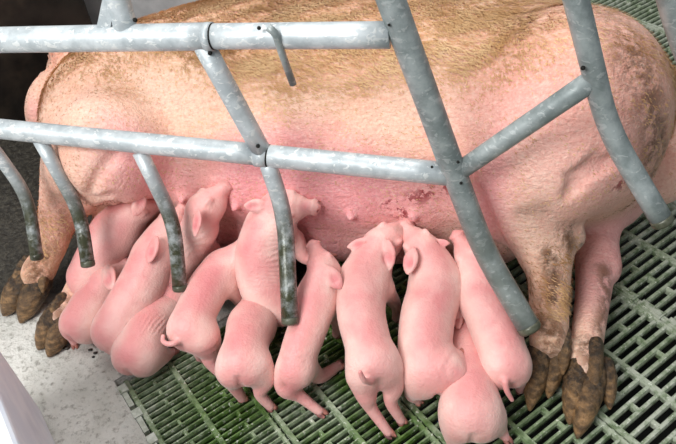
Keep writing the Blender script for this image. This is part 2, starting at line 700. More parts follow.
slat_floor = empty('slatted_floor', uv(0.6, 0.4))
slat_floor['_world'] = [float(v) for v in uv(0.6, 0.4)]
tag(slat_floor, 'green plastic slatted floor with rows of open slots', kind='structure')

TH = 0.016


def slat_bar(u0, u1, v, wid, z=0.0, th=TH):
    """bar along u with rounded shoulders on top"""
    sec = [(-wid * .38, -th), (wid * .38, -th), (wid / 2, -0.006), (wid / 2 - 0.0022, 0), (-wid / 2 + 0.0022, 0), (-wid / 2, -0.006)]
    V = [uv(u, v + a, z + b) for u in (u0, u1) for a, b in sec]
    F = [(i, (i + 1) % 6, (i + 1) % 6 + 6, i + 6) for i in range(6)] + [(5, 4, 3, 2, 1, 0), (6, 7, 8, 9, 10, 11)]
    return V, F


def cross_bar(u, v0, v1, wid, z=0.0, th=TH):
    sec = [(-wid * .4, -th), (wid * .4, -th), (wid / 2, -0.005), (wid / 2 - 0.002, 0), (-wid / 2 + 0.002, 0), (-wid / 2, -0.005)]
    V = [uv(u + a, v, z + b) for v in (v0, v1) for a, b in sec]
    F = [(i, i + 6, (i + 1) % 6 + 6, (i + 1) % 6) for i in range(6)] + [(0, 1, 2, 3, 4, 5), (11, 10, 9, 8, 7, 6)]
    return V, F


RIDGES = [U0, 0.13, 0.23, 0.33, 0.44, 0.56, 0.69, 0.815, 0.96, 1.12, 1.28, 1.45, 1.63, 1.81, 2.0, 2.2, 2.4]
PANEL_V = 0.2544
for i in range(0, len(RIDGES) - 2, 2):
    ra, rm, rb = RIDGES[i], RIDGES[i + 1], RIDGES[i + 2]
    # narrow slots in the creep panels at the left, wider ones under the sow
    nrow = 18 if ra < 0.2 else 17 if ra < 0.4 else 14 if ra < 0.6 else 12
    pitch = PANEL_V / nrow
    bar = pitch * 0.50
    for j in range(-3, 7):
        v1 = V0 - j * PANEL_V
        v0 = v1 - PANEL_V
        if v1 > V0 + 0.01 and ra < 0.68: continue
        parts = []
        for r in range(nrow):
            vv = v0 + (r + 0.5) * pitch
            parts.append(slat_bar(ra + 0.001, rb - 0.001, vv, bar))
        parts.append(cross_bar(ra + 0.007, v0, v1 - 0.001, 0.012, 0.0016))
        parts.append(cross_bar(rb - 0.006, v0, v1 - 0.001, 0.009, 0.0010))
        parts.append(cross_bar(rm, v0, v1 - 0.001, 0.013, 0.0016))
        for (a, b) in ((ra, rm), (rm, rb)):
            for r in range(nrow):
                vc = v0 + (r + 1) * pitch
                if r % 2: continue
                parts.append(cross_bar((a + b) / 2 + 0.004, vc - pitch * .5, min(vc + pitch * .5, v1 - .001), 0.009, -0.001))
        mesh_obj('floor_panel', *merge(parts), MAT['slat'], slat_floor, smooth=False)

# raised locking lugs on one seam
for k in range(9):
    vv = 0.60 - 0.062 * k
    mesh_obj('locking_lug', *merge([slab(0.955, 0.975, vv - 0.025, vv + 0.025, 0.0012, 0.006),
                                    slab(0.959, 0.971, vv - 0.021, vv + 0.021, 0.006, 0.0085)]), MAT['slat'], slat_floor, smooth=False)
# moulded edge strip where the slats meet the concrete
edge = []
for k in range(14):
    vv = V0 - 0.008 - 0.07 * k
    edge.append(slab(U0 - 0.011, U0 - 0.001, vv - 0.06, vv, -0.02, 0.004))
    edge.append(slab(U0 - 0.013, U0 + 0.004, vv - 0.022, vv - 0.002, -0.02, 0.007))
mesh_obj('edge_strip', *merge(edge), MAT['strip'], slat_floor, smooth=False)

# low grey pen wall at the left
wb = [at(2, 326)[:2], at(58, 444)[:2]]
wu = float(np.mean([b @ UA[:2] for b in wb]))
wall_l = mesh_obj('wall_left', *slab(wu - 0.10, wu, -0.35, 1.0, 0.0, 0.36), MAT['wall'], smooth=False)
tag(wall_l, 'bluish grey pen wall along the concrete', kind='structure')
wd = wall_l.modifiers.new('edge', 'BEVEL')
wd.width = 0.012
wd.segments = 3

# pale partition behind the sow
wall_b = mesh_obj('wall_back', *boxmesh((-1.20, 2.00, 0.32), (1, 0, 0), (0, 1, 0), (0, 0, 1), 0.86, 0.04, 0.64), MAT['farwall'], smooth=False)
tag(wall_b, 'pale grey partition wall beyond the sow', kind='structure')

wall_f = mesh_obj('wall_far', *boxmesh((-0.3, 3.25, 0.6), (1, 0, 0), (0, 1, 0), (0, 0, 1), 6.0, 0.06, 1.2), MAT['farwall'], smooth=False)
tag(wall_f, 'grey wall of the barn far behind the crate', kind='structure')
shadow_bar = mesh_obj('shadow_bar_1', *boxmesh((-0.755, 1.995, 0.32), (1, 0, 0), (0, 1, 0), (0, 0, 1), 0.035, 0.06, 0.64), MAT['black'], smooth=False)  # solid dark bar added in place of the shadow at the partition edge
tag(shadow_bar, 'dark bar standing in for the edge shadow of the pale partition', kind='structure')
# black feeding trough at the head end
tr = thing('feeding_trough', (-1.80, 1.74, 0.0), 'black plastic feeding trough at the sow\'s head end, top left corner', 'trough')
ang2 = math.radians(-28)
tx = np.array([math.cos(ang2), math.sin(ang2), 0])
ty = np.array([-math.sin(ang2), math.cos(ang2), 0])


def tpart(name, cx, cy, cz, sx, sy, sz, tilt=0.0):
    ez = np.array([0, 0, 1.0]) * math.cos(tilt) + ty * math.sin(tilt)
    ey = np.cross(ez, tx)
    c = np.array([-1.80, 1.74, 0]) + tx * cx + ty * cy + UZ * cz
    o = mesh_obj(name, *boxmesh(c, tx, ey, ez, sx, sy, sz), MAT['black'], tr, smooth=False)
    b = o.modifiers.new('edge', 'BEVEL')
    b.width = 0.006
    b.segments = 2
    return o


tpart('back_panel', 0.0, 0.30, 0.34, 0.80, 0.02, 0.68)
tpart('front_panel', 0.0, -0.18, 0.18, 0.80, 0.02, 0.36, -0.35)
tpart('side_panel', 0.40, 0.06, 0.30, 0.02, 0.50, 0.60)
tpart('side_panel', -0.40, 0.06, 0.30, 0.02, 0.50, 0.60)
tpart('divider', 0.05, 0.06, 0.20, 0.015, 0.46, 0.40)
tpart('bowl_floor', 0.0, 0.06, 0.03, 0.80, 0.50, 0.04)
tpart('rim', 0.0, -0.25, 0.36, 0.82, 0.03, 0.03)

# ================================================================== FARROWING CRATE
crate = thing('farrowing_crate', (-0.1, 0.89, 0.0), 'galvanised steel tube farrowing crate side standing in front of the sow', 'crate')


def px_path(pts, n=None, smooth=True):
    P = np.array([aty(p[0], p[1], p[2]) for p in pts])
    if not smooth: return P
    return catmull(P, n or 8 * (len(P) - 1) + 1)


def bent(pts, rad=0.05, n=6):
    """straight runs with rounded bends between them"""
    P = [np.asarray(p, float) for p in pts]
    out = [P[0]]
    for a, b, c in zip(P[:-2], P[1:-1], P[2:]):
        d1, d2 = nrm(a - b), nrm(c - b)
        l = min(rad, 0.45 * np.linalg.norm(a - b), 0.45 * np.linalg.norm(c - b))
        s, e = b + d1 * l, b + d2 * l
        for t in np.linspace(0, 1, n):
            out.append((1 - t) ** 2 * s + 2 * t * (1 - t) * b + t * t * e)
    out.append(P[-1])
    # even out sampling of long runs
    res = [out[0]]
    for p in out[1:]:
        L = np.linalg.norm(p - res[-1])
        for k in range(1, int(L / 0.06) + 1):
            q = res[-1] + (p - res[-1]) * (1 / (int(L / 0.06) + 2 - k))
            res.append(q)
        res.append(p)
    keep = [res[0]]
    for p in res[1:]:
        if np.linalg.norm(p - keep[-1]) > 1e-4: keep.append(p)
    return np.array(keep)


def domed(P, r, d=0.35):
    """radii and points with a rounded closed end"""
    P = list(P)
    R = [r] * len(P)
    t = nrm(P[-1] - P[-2])
    e = P[-1]
    for a in (0.4, 0.75, 0.95):
        P.append(e + t * r * d * math.sin(a * math.pi / 2))
        R.append(r * math.cos(a * math.pi / 2) + 0.0005)
    return np.array(P), R


def pipe(name, pts, r, rad=0.05, dome=False, mat='steel'):
    P = bent([aty(*p) for p in pts], rad)
    o = mesh_obj(name, *tube(P, r, 22), MAT[mat], crate)
    if dome:
        o['_world'] = list(crate['_world'])
        t = nrm(P[-1] - P[-2])
        Pc, Rc = domed(np.array([P[-1] - t * 0.008, P[-1] - t * 0.004, P[-1] + t * 0.001]), r * 1.03)
        mesh_obj('end_cap', *tube(Pc, Rc, 22), MAT['cap'], o)
    return o


YC = 0.89
pipe('rail', [(-70, 41, YC), (0, 40, YC), (213, 36.5, YC)], 0.0212)
pipe('rail', [(205, 36.5, YC), (390, 35, YC)], 0.0196)
pipe('rail', [(-70, 120.5, YC), (0, 129, YC), (262, 155, YC)], 0.0192)
pipe('rail', [(255, 154.5, YC), (448, 174, YC)], 0.0198)
pipe('post', [(203, 44, YC), (262, 152, YC)], 0.0172)
pipe('finger_bar', [(266, 158, YC), (285, 215, .865), (290, 322, .735)], 0.0155, 0.06, True)
pipe('post', [(370, -60, YC), (388, -8, YC), (454, 172, YC), (484, 252, .862), (530, 329, .785)], 0.0206, 0.07, True, 'steel_dark')
pipe('post', [(558, -60, YC), (575, -5, YC), (608, 130, YC), (663, 222, .835)], 0.0166, 0.06, True, 'steel_dark')
pipe('brace', [(458, 172, YC), (600, 75, YC)], 0.0158, mat='steel_dark')
pipe('finger_bar', [(-26, 122, YC), (28, 196, .87), (37, 258, .80)], 0.0125, 0.05, True)
pipe('finger_bar', [(40, 140, YC), (80, 212, .865), (88, 265, .80)], 0.0135, 0.05, True)
pipe('finger_bar', [(140, 152, YC), (174, 222, .86), (180, 289, .79)], 0.0143, 0.05, True)
pipe('post', [(110, -40, .90), (118, 0, .90), (127, 33, .895)], 0.0185, 0.05)
pipe('post', [(660, -60, 1.02), (682, 30, 1.02), (714, 110, 1.0), (744, 200, .96)], 0.024, 0.06, False, 'steel_dark')
# top rail and end posts that carry the crate side (the tubes in view run up to it)
TOPZ = 0.97


def run_up(a, b, r, mat):
    a, b = np.asarray(a, float), np.asarray(b, float)
    e = a + (a - b) * ((TOPZ - a[2]) / (a[2] - b[2]))
    mesh_obj('post', *tube(np.linspace(a + (b - a) * 0.02, e, 5), r, 22), MAT[mat], crate)
    return e


run_up(aty(370, -60, YC), aty(388, -8, YC), 0.0204, 'steel_dark')
run_up(aty(558, -60, YC), aty(575, -5, YC), 0.0164, 'steel_dark')
run_up(aty(110, -40, .90), aty(118, 0, .90), 0.0183, 'steel')
mesh_obj('rail', *tube(np.linspace((-1.42, YC, TOPZ), (0.86, YC, TOPZ), 12), 0.021, 22), MAT['steel'], crate)
ra_, rb_ = aty(-70, 41, YC), aty(-70, 120.5, YC)
for q_, r_ in ((ra_, 0.0210), (rb_, 0.0190)):
    mesh_obj('rail', *tube(np.linspace(q_ + np.array([0.02, 0, 0]), np.array([-1.40, YC, q_[2]]), 4), r_, 22), MAT['steel'], crate)
for x_ in (-1.40, 0.84):
    mesh_obj('post', *tube(np.linspace((x_, YC, 0.004), (x_, YC, TOPZ), 6), 0.021, 22), MAT['steel'], crate)
    mesh_obj('foot_plate', *boxmesh((x_, YC, 0.006), (1, 0, 0), (0, 1, 0), (0, 0, 1), 0.10, 0.10, 0.006), MAT['steel'], crate, smooth=False)
e1 = aty(660, -60, 1.02)
mesh_obj('post', *tube(np.linspace(e1 + np.array([0, 0, -0.01]), (e1[0] - 0.03, YC, TOPZ), 5), 0.0235, 22), MAT['steel_dark'], crate)
# sleeve collars where a thinner rail slides in
for a, b, r in (((206, 36.8), (213, 36.6), 0.0219), ((256, 154.6), (268, 156.0), 0.0212)):
    pa, pb = aty(*a, YC), aty(*b, YC)
    mesh_obj('collar', *tube(np.linspace(pa, pb, 3), r, 22), MAT['steel'], crate)
for a, b, r in (((212.5, 36.6), (214.5, 36.55), 0.0206), ((268, 156), (269.5, 156.2), 0.0204)):
    mesh_obj('gap_ring', *tube(np.linspace(aty(*a, YC), aty(*b, YC), 3), r, 22), MAT['pit'], crate)
# flat lug plate and locking peg on the upper rail
pl = [aty(96, 30, .885), aty(110, 30, .885), aty(116, -14, .89), aty(105, -14, .89)]
dn = np.array([0, 0.006, 0.002])
mesh_obj('lug_plate', pl + [p + dn for p in pl], [(0, 1, 2, 3), (7, 6, 5, 4), (0, 4, 5, 1), (1, 5, 6, 2), (2, 6, 7, 3), (3, 7, 4, 0)], MAT['steel'], crate, smooth=False)
pg = bent([aty(268, 27, .868), aty(276, 34, .868), aty(280, 48, .872), aty(293, 84, .885)], 0.015)
mesh_obj('locking_peg', *tube(pg, 0.0058, 12), MAT['steel_dark'], crate)
# drilled holes and weld gaps
for (x, y, Y, a) in ((259, 28, .8685, 0.9), (135, 20, .876, 1.1), (210, 53, .876, 1.1), (258, 146, .874, 1.1), (389, 25, .868, .6),
                     (458, 162, .868, .8), (432, 167, .868, .7), (583, 68, .868, 1.0), (461, 183, .868, .8)):
    c = aty(x, y, Y)
    r = 0.0031 * a
    bm_v, bm_f = [], []
    view = nrm(CAM - c)
    P = np.array([c - view * 0.003, c - view * 0.001, c + view * 0.0012, c + view * 0.0016])
    mesh_obj('weld_hole', *tube(P, [r, r * 1.1, r, r * 0.3], 10), MAT['pit'], crate)

# ================================================================== SOW
sow = thing('sow', (-0.3, 1.25, 0.0), 'huge pink sow with golden bristles lying on her side nursing piglets', 'pig')


def pz(px, py, z):
    return at(px, py, z)


class Sow:
    pass


SV = 0.0052
fs = Field((-1.42, 0.55, -0.02), (0.58, 1.95, 0.60), SV)
# torso: stations along x -> centre y, half depth, top height
ST = np.array([
    # x     cy    a     top   n
    [-1.025, 1.22, 0.03, 0.20, 2.0],
    [-0.985, 1.22, 0.16, 0.330, 2.0],
    [-0.91, 1.24, 0.225, 0.400, 2.1],
    [-0.82, 1.270, 0.275, 0.445, 2.2],
    [-0.66, 1.295, 0.300, 0.474, 2.3],
    [-0.45, 1.310, 0.310, 0.495, 2.35],
    [-0.20, 1.320, 0.310, 0.512, 2.35],
    [-0.02, 1.325, 0.305, 0.520, 2.3],
    [0.10, 1.325, 0.285, 0.500, 2.2],
    [0.20, 1.310, 0.240, 0.448, 2.1],
    [0.27, 1.290, 0.17, 0.370, 2.0],
    [0.315, 1.28, 0.09, 0.280, 2.0],
    [0.335, 1.275, 0.02, 0.19, 2.0]])
sl, X, Y, Z = fs.box((-1.4, 0.8, -0.02), (0.5, 1.75, 0.6))
xs = X[:, 0, 0]
cur = catmull(ST, 200)
cur = cur[np.argsort(cur[:, 0])]
cy_, a_, top_, n_ = [np.interp(xs, cur[:, 0], cur[:, i])[:, None, None] for i in (1, 2, 3, 4)]
a_ = np.maximum(a_, 0.01)
cz_ = np.minimum(top_ / 2, 0.25)
b_ = np.maximum(top_ - cz_, 0.01)
q = (np.abs((Y - cy_) / a_) ** n_ + np.abs((Z - cz_) / b_) ** n_) ** (1 / n_)
d = (q - 1) * np.minimum(a_, b_)
end = np.where((xs < ST[0, 0]) | (xs > ST[-1, 0]), 0.05, 0.0)[:, None, None]
fs.put(sl, (d + end).astype(np.float32), 0.01)
# shoulder blade and ham masses, belly sag and udder
fs.ell((-0.84, 1.17, 0.31), (0.16, 0.18, 0.135), k=0.10)
fs.ell((-0.30, 1.10, 0.20), (0.36, 0.115, 0.175), k=0.10)
fs.ell((0.09, 1.15, 0.335), (0.19, 0.220, 0.165), k=0.08)
fs.ell((0.205, 1.20, 0.31), (0.115, 0.185, 0.155), k=0.06)
# udder mounds with teats along the belly
TEATS = []
for i, x in enumerate(np.linspace(-0.74, -0.02, 7)):
    for row, (yy, zz) in enumerate(((0.985, 0.245), (0.995, 0.105))):
        yo = yy + 0.035 * (abs(x + 0.38) / 0.36) ** 2
        c = np.array([x + 0.03 * row, yo + 0.02, zz])
        fs.ell(c, (0.062, 0.045, 0.055), k=0.045)
        tip = c + np.array([0, -0.062, -0.012])
        fs.chain([c + np.array([0, -0.03, 0]), tip], [0.011, 0.0075], k=0.012)
        TEATS.append(tip)
# neck, head and jowl lying behind the shoulder
fs.chain([(-0.92, 1.32, 0.20), (-1.04, 1.42, 0.19), (-1.13, 1.52, 0.17)], [0.17, 0.15, 0.135], k=0.04)
fs.ell((-1.105, 1.30, 0.20), (0.075, 0.11, 0.115), k=0.012)
fs.chain([(-1.10, 1.53, 0.17), (-1.13, 1.64, 0.145), (-1.15, 1.74, 0.115), (-1.155, 1.79, 0.105)], [0.13, 0.10, 0.070, 0.062], k=0.05)
fs.chain([(-1.155, 1.785, 0.105), (-1.158, 1.812, 0.103)], [0.066, 0.064], k=0.008)
for dz in (-0.02, 0.02):
    fs.ell((-1.16, 1.85, 0.103 + dz), (0.012, 0.03, 0.012), k=0.004, sub=True)
# ears: one up, one under the head
EC = aty(56, 62, 1.36)
fs.ell(EC, (0.014, 0.05, 0.065), axes=((0.7, -0.6, 0.2), (0.6, 0.7, 0), (-0.2, 0, 0.9)), k=0.012)
fs.ell(EC + np.array([-0.012, -0.012, 0.01]), (0.010, 0.03, 0.04), axes=((0.7, -0.6, 0.2), (0.6, 0.7, 0), (-0.2, 0, 0.9)), k=0.008, sub=True)
fs.ell((-1.19, 1.55, 0.04), (0.09, 0.07, 0.018), k=0.02)
# ---- upper front leg
LF = [pz(112, 150, .335), pz(80, 172, .26), pz(60, 215, .170), pz(50, 250, .105), pz(36, 276, .062)]
fs.chain(LF, [0.115, 0.078, 0.045, 0.033, 0.031], k=0.05, n=20)
fs.ell(pz(39, 270, .074), (0.031, 0.031, 0.030), k=0.02)
# ---- lower front leg
LG = [pz(122, 228, .09), pz(96, 264, .060), pz(75, 298, .042), pz(63, 318, .038)]
fs.chain(LG, [0.070, 0.043, 0.031, 0.029], k=0.02, n=16)
# ---- lower hind leg
GT = [pz(655, 160, .15), pz(626, 184, .115), pz(603, 212, .082), pz(596, 252, .066)]
fs.chain(GT, [0.100, 0.072, 0.050, 0.041], k=0.022, n=18)
GC = [pz(596, 255, .068), pz(593, 295, .058), pz(587, 340, .050), pz(585, 366, .045)]
fs.chain(GC, [0.043, 0.034, 0.030, 0.031], k=0.02, n=16)
HOCK2 = pz(611, 270, .060)
fs.ell(HOCK2, (0.018, 0.022, 0.028), k=0.025)
# ---- upper hind leg: thigh, hock, cannon
HT = [pz(575, 95, .40), pz(551, 150, .345), pz(533, 200, .265), pz(543, 246, .190)]
fs.chain(HT, [0.16, 0.115, 0.077, 0.052], k=0.05, n=20)
fs.ell(pz(500, 188, .28), (0.06, 0.06, 0.075), k=0.07)
HC = [pz(545, 238, .20), pz(549, 276, .150), pz(549, 316, .098), pz(549, 342, .068)]
fs.chain(HC, [0.051, 0.040, 0.036, 0.036], k=0.02, n=16)
HOCK = pz(574, 237, .205)
fs.ell(HOCK, (0.021, 0.022, 0.030), k=0.012)
# creases carved where the skin folds: ham, groin, neck, elbow
def crease(pts, r, k=0.018):
    P = [fs.hit(*p) for p in pts]
    fs.chain(P, [r * 0.4] + [r] * (len(P) - 2) + [r * 0.4], k=k, sub=True, n=5 * len(P))


crease([(566, 198), (576, 186), (590, 174), (606, 164), (624, 158)], 0.015, 0.012)
crease([(568, 176), (585, 166), (600, 152)], 0.005)
crease([(468, 176), (478, 198), (490, 222), (503, 246)], 0.009)
crease([(120, 148), (108, 163), (97, 178), (88, 198)], 0.008)
crease([(95, 200), (112, 196), (128, 200)], 0.006)
crease([(98, 208), (114, 204), (130, 208)], 0.005)
crease([(660, 120), (666, 150), (655, 176), (636, 182)], 0.010)
# tail base
fs.chain([(0.30, 1.38, 0.35), (0.335, 1.36, 0.33), (0.352, 1.33, 0.29), (0.355, 1.29, 0.24), (0.365, 1.27, 0.21)], [0.03, 0.021, 0.017, 0.014, 0.010], k=0.02)
sV, sF = fs.mesh()
sN = normals(sV, sF)
# flank wrinkles
def wrinkle(V, Nn, c, rad, dirv, wl, amp):
    w = blob(V, c, rad)
    ph = (V - np.atleast_2d(c)[0]) @ nrm(dirv)
    ph = ph + 0.004 * np.sin(V @ np.array([60., 45., 52.]))
    return V + Nn * (w * amp * np.sin(2 * math.pi * ph / wl))[:, None]
sV = wrinkle(sV, sN, pz(98, 212, .22), 0.10, (0.3, -0.6, -0.8), 0.020, 0.0022)
sV = wrinkle(sV, sN, pz(590, 160, .30), 0.12, (0.4, 0.6, -0.5), 0.040, 0.0025)
sV = wrinkle(sV, sN, HC[0], 0.08, (0.2, -0.6, -0.8), 0.017, 0.0020)
sV[:, 2] = np.maximum(sV[:, 2], 0.0035)


def vnoise(V, sc, seed=0):
    r = np.random.default_rng(seed)
    out = np.zeros(len(V))
    for o in range(3):
        for _ in range(4):
            k = r.normal(size=3)
            k = k / np.linalg.norm(k) * sc * (2 ** o)
            out += np.sin(V @ k + r.uniform(0, 6.28)) / (2 ** o) / 3.5
    return out


def sstep(x, a, b):
    t = np.clip((x - a) / (b - a), 0, 1)
    return t * t * (3 - 2 * t)


nz_ = vnoise(sV, 14, 1)
gold = sstep(sV[:, 1] + 0.05 * nz_ + 0.25 * (sV[:, 2] - 0.4), 0.98, 1.20) * sstep(sV[:, 2], 0.22, 0.36)
gold *= 1 - 0.85 * blob(sV, [pz(560, 110, .45), pz(600, 60, .48)], 0.20)
gold *= sstep(sV[:, 0], -1.12, -1.0)
gold = np.maximum(gold, 0.9 * blob(sV, [HC[0], HC[1], HC[3]], 0.08))
gold = np.maximum(gold, 0.8 * blob(sV, [LF[1], LF[2], LF[4]], 0.09))
gold = np.maximum(gold, 0.6 * blob(sV, [pz(120, 100, .42), pz(110, 70, .43)], 0.09))
pinkv = sstep(1.06 - sV[:, 1] + 0.04 * nz_, 0.0, 0.10) * sstep(sV[:, 0], -0.80, -0.62) * (1 - sstep(sV[:, 0], -0.02, 0.08))
pinkv = np.maximum(pinkv, 0.55 * blob(sV, [pz(530, 100, .45), pz(600, 150, .38), pz(600, 40, .48)], 0.24))
pinkv = np.maximum(pinkv, 0.8 * blob(sV, [GT[0], GT[1], GC[1]], 0.14))
pinkv = np.maximum(pinkv, 0.6 * blob(sV, [LF[1], LF[2]], 0.10))
for t in TEATS:
    pinkv = np.maximum(pinkv, blob(sV, t, 0.05))
def on(*pts):
    return np.array([fs.hit(*p) for p in pts])


dirtv = blob(sV, on((632, 60), (648, 95), (655, 130), (650, 165)), 0.075, 1.2) * 1.0
dirtv = np.maximum(dirtv, 0.45 * blob(sV, on((610, 20), (640, 60)), 0.09))
dirtv = np.maximum(dirtv, 0.45 * blob(sV, on((522, 212), (540, 206)), 0.03))
dirtv = np.maximum(dirtv, 0.95 * blob(sV, on((548, 255), (553, 280), (550, 300)), 0.035))
dirtv = np.maximum(dirtv, 0.95 * blob(sV, on((545, 325), (556, 335), (550, 350)), 0.045))
dirtv = np.maximum(dirtv, 0.95 * blob(sV, on((566, 225), (570, 245)), 0.035))
dirtv = np.maximum(dirtv, 0.85 * blob(sV, on((604, 270), (606, 300), (600, 330)), 0.032))
dirtv = np.maximum(dirtv, 0.95 * blob(sV, on((588, 345), (594, 365)), 0.04))
dirtv = np.maximum(dirtv, 0.95 * blob(sV, on((42, 250), (34, 270), (40, 280)), 0.05))
dirtv = np.maximum(dirtv, 0.8 * blob(sV, on((62, 300), (60, 318)), 0.035))
dirtv = np.maximum(dirtv, 0.5 * blob(sV, on((60, 190), (50, 220), (55, 245)), 0.06))
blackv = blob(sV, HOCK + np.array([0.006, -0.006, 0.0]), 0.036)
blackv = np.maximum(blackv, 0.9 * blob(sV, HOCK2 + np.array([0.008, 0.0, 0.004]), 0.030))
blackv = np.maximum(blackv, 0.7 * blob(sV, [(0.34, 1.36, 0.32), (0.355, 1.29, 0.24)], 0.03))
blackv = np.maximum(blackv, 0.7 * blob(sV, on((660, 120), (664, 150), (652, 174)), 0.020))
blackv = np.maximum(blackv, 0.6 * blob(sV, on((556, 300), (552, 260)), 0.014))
scab = np.maximum(blob(sV, on((425, 192)), 0.028), blob(sV, on((402, 214), (392, 205)), 0.035))
scab = np.maximum(scab, 0.8 * blob(sV, on((448, 186), (412, 200)), 0.03))
scab = np.maximum(scab, 0.9 * blob(sV, on((640, 175), (620, 185)), 0.03))
pinkv = np.maximum(pinkv, 0.8 * blob(sV, on((150, 190), (165, 200)), 0.04))
pinkv = np.maximum(pinkv, 0.5 * blob(sV, on((40, 100), (35, 110)), 0.06))
body = mesh_obj('body', sV, sF, MAT['sow'], sow, attrs=dict(gold=gold, pink=pinkv, dirt=dirtv, black=blackv, scab=scab))
tag(body, 'pink body with golden hair on the back')

# ---- bristles on the back and flank: uncountable short hairs
fc = sV[sF].mean(1)
area = np.linalg.norm(np.cross(sV[sF[:, 2]] - sV[sF[:, 0]], sV[sF[:, 3]] - sV[sF[:, 1]]), axis=1) / 2
fn = sN[sF].mean(1)
gm = gold[sF].mean(1)
clump = 0.55 + 0.45 * np.clip(vnoise(fc, 70, 3) * 1.6, -1, 1)
wgt = area * np.clip(gm, 0.16, 1) ** 1.2 * np.clip(clump, 0.08, 1)
wgt *= (fc[:, 2] > 0.12)
NH = 64000
pick = rng.choice(len(fc), NH, p=wgt / wgt.sum())
r1, r2 = rng.random(NH), rng.random(NH)
qd = sV[sF[pick]]
root = (qd[:, 0] * ((1 - r1) * (1 - r2))[:, None] + qd[:, 1] * (r1 * (1 - r2))[:, None] + qd[:, 2] * (r1 * r2)[:, None] + qd[:, 3] * ((1 - r1) * r2)[:, None])
nn = fn[pick] / np.linalg.norm(fn[pick], axis=1)[:, None]
flow = np.tile(np.array([0.75, -0.55, -0.15]), (NH, 1))
flow[:, 0] += 0.35 * vnoise(root, 9, 4)
flow[:, 1] += 0.45 * vnoise(root, 9, 5)
flow += rng.normal(0, 0.16, (NH, 3))
tg = flow - (flow * nn).sum(1)[:, None] * nn
tg /= np.linalg.norm(tg, axis=1)[:, None]
sd = np.cross(nn, tg)
L = (0.012 + 0.016 * rng.random(NH)) * np.clip(gm[pick] + 0.15, 0.28, 1)
wd_ = 0.0006 + 0.0004 * rng.random(NH)
bend = rng.normal(0, 0.18, NH)
p0 = root - nn * 0.001
p1 = root + tg * (L * 0.5)[:, None] + nn * (L * 0.20)[:, None]
p2 = root + tg * L[:, None] + nn * (L * 0.22)[:, None] + sd * (bend * L)[:, None]
hV = np.empty((NH * 5, 3))
hV[0::5] = p0 - sd * wd_[:, None]
hV[1::5] = p0 + sd * wd_[:, None]
hV[2::5] = p1 + sd * (wd_ * 0.8)[:, None]
hV[3::5] = p1 - sd * (wd_ * 0.8)[:, None]
hV[4::5] = p2
b0 = np.arange(NH) * 5
tri = np.vstack([np.stack([b0, b0 + 1, b0 + 2], 1), np.stack([b0, b0 + 2, b0 + 3], 1), np.stack([b0 + 3, b0 + 2, b0 + 4], 1)])
hair = mesh_obj('bristles', hV, tri, MAT['hair'], sow)
tag(hair, 'short golden bristles', kind='stuff')


# ---- claws
def claw(name, base, tip, up, wid, hgt, mat, parent):
    """one half of a cloven hoof: tapering wedge with a rough horn wall"""
    base, tip = np.asarray(base, float), np.asarray(tip, float)
    fdir = nrm(tip - base)
    s = nrm(np.cross(fdir, up))
    u = np.cross(s, fdir)
    L = np.linalg.norm(tip - base)
    r = hgt / 2
    A = np.array([base, tip])
    fc_ = Field(A.min(0) - 0.05, A.max(0) + 0.05, 0.0025)
    fc_.chain([base, base + fdir * L * 0.35 + u * 0.001, base + fdir * L * 0.7 - u * hgt * 0.04, tip - u * hgt * 0.08],
              [r * 0.98, r * 1.02, r * 0.76, r * 0.20], k=0.004, n=14, side=s, w=wid / hgt)
    V, F = fc_.mesh()
    t = (V - base) @ fdir / L
    Nn = normals(V, F)
    V = V + Nn * (0.0003 * np.sin(t * 34) + 0.0011 * vnoise(V, 420, 2) * np.clip(1.2 - t, 0.2, 1))[:, None]
    V[:, 2] = np.maximum(V[:, 2], 0.004)
    return mesh_obj(name, V, F, MAT[mat], parent, attrs=dict(tip=np.clip(t, 0, 1)))


CU = np.array([0, -0.45, 0.9])
# upper hind foot
claw('claw', pz(542, 344, .060), pz(530, 408, .012), CU, 0.046, 0.056, 'hoof', sow)
claw('claw', pz(558, 348, .056), pz(549, 396, .020), CU, 0.038, 0.050, 'hoof', sow)
claw('dewclaw', pz(564, 334, .082), pz(563, 374, .056), CU, 0.028, 0.032, 'hoof', sow)
# lower hind foot
claw('claw', pz(578, 368, .044), pz(570, 422, .012), CU, 0.044, 0.052, 'hoof', sow)
claw('claw', pz(594, 376, .042), pz(578, 436, .012), CU, 0.046, 0.052, 'hoof', sow)
claw('dewclaw', pz(595, 346, .068), pz(593, 396, .050), CU, 0.030, 0.036, 'hoof', sow)
claw('dewclaw', pz(606, 366, .042), pz(610, 408, .020), CU, 0.032, 0.036, 'hoof', sow)
# upper front foot
claw('claw', pz(26, 278, .058), pz(3, 314, .014), CU, 0.058, 0.056, 'hoof', sow)
claw('claw', pz(40, 282, .052), pz(20, 321, .012), CU, 0.056, 0.054, 'hoof', sow)
claw('dewclaw', pz(27, 262, .086), pz(12, 290, .056), CU, 0.028, 0.032, 'hoof', sow)
claw('dewclaw', pz(44, 266, .080), pz(42, 292, .056), CU, 0.026, 0.030, 'hoof', sow)
# lower front foot
claw('claw', pz(56, 314, .044), pz(38, 348, .014), CU, 0.048, 0.050, 'hoof', sow)
claw('claw', pz(67, 320, .038), pz(48, 355, .012), CU, 0.048, 0.050, 'hoof', sow)
claw('dewclaw', pz(62, 299, .064), pz(50, 320, .052), CU, 0.026, 0.030, 'hoof', sow)

# ================================================================== PIGLETS
def P3(p):
    return at(p[0], p[1], p[2])


def rp(p, rpx):
    return rpx / ppm(p)


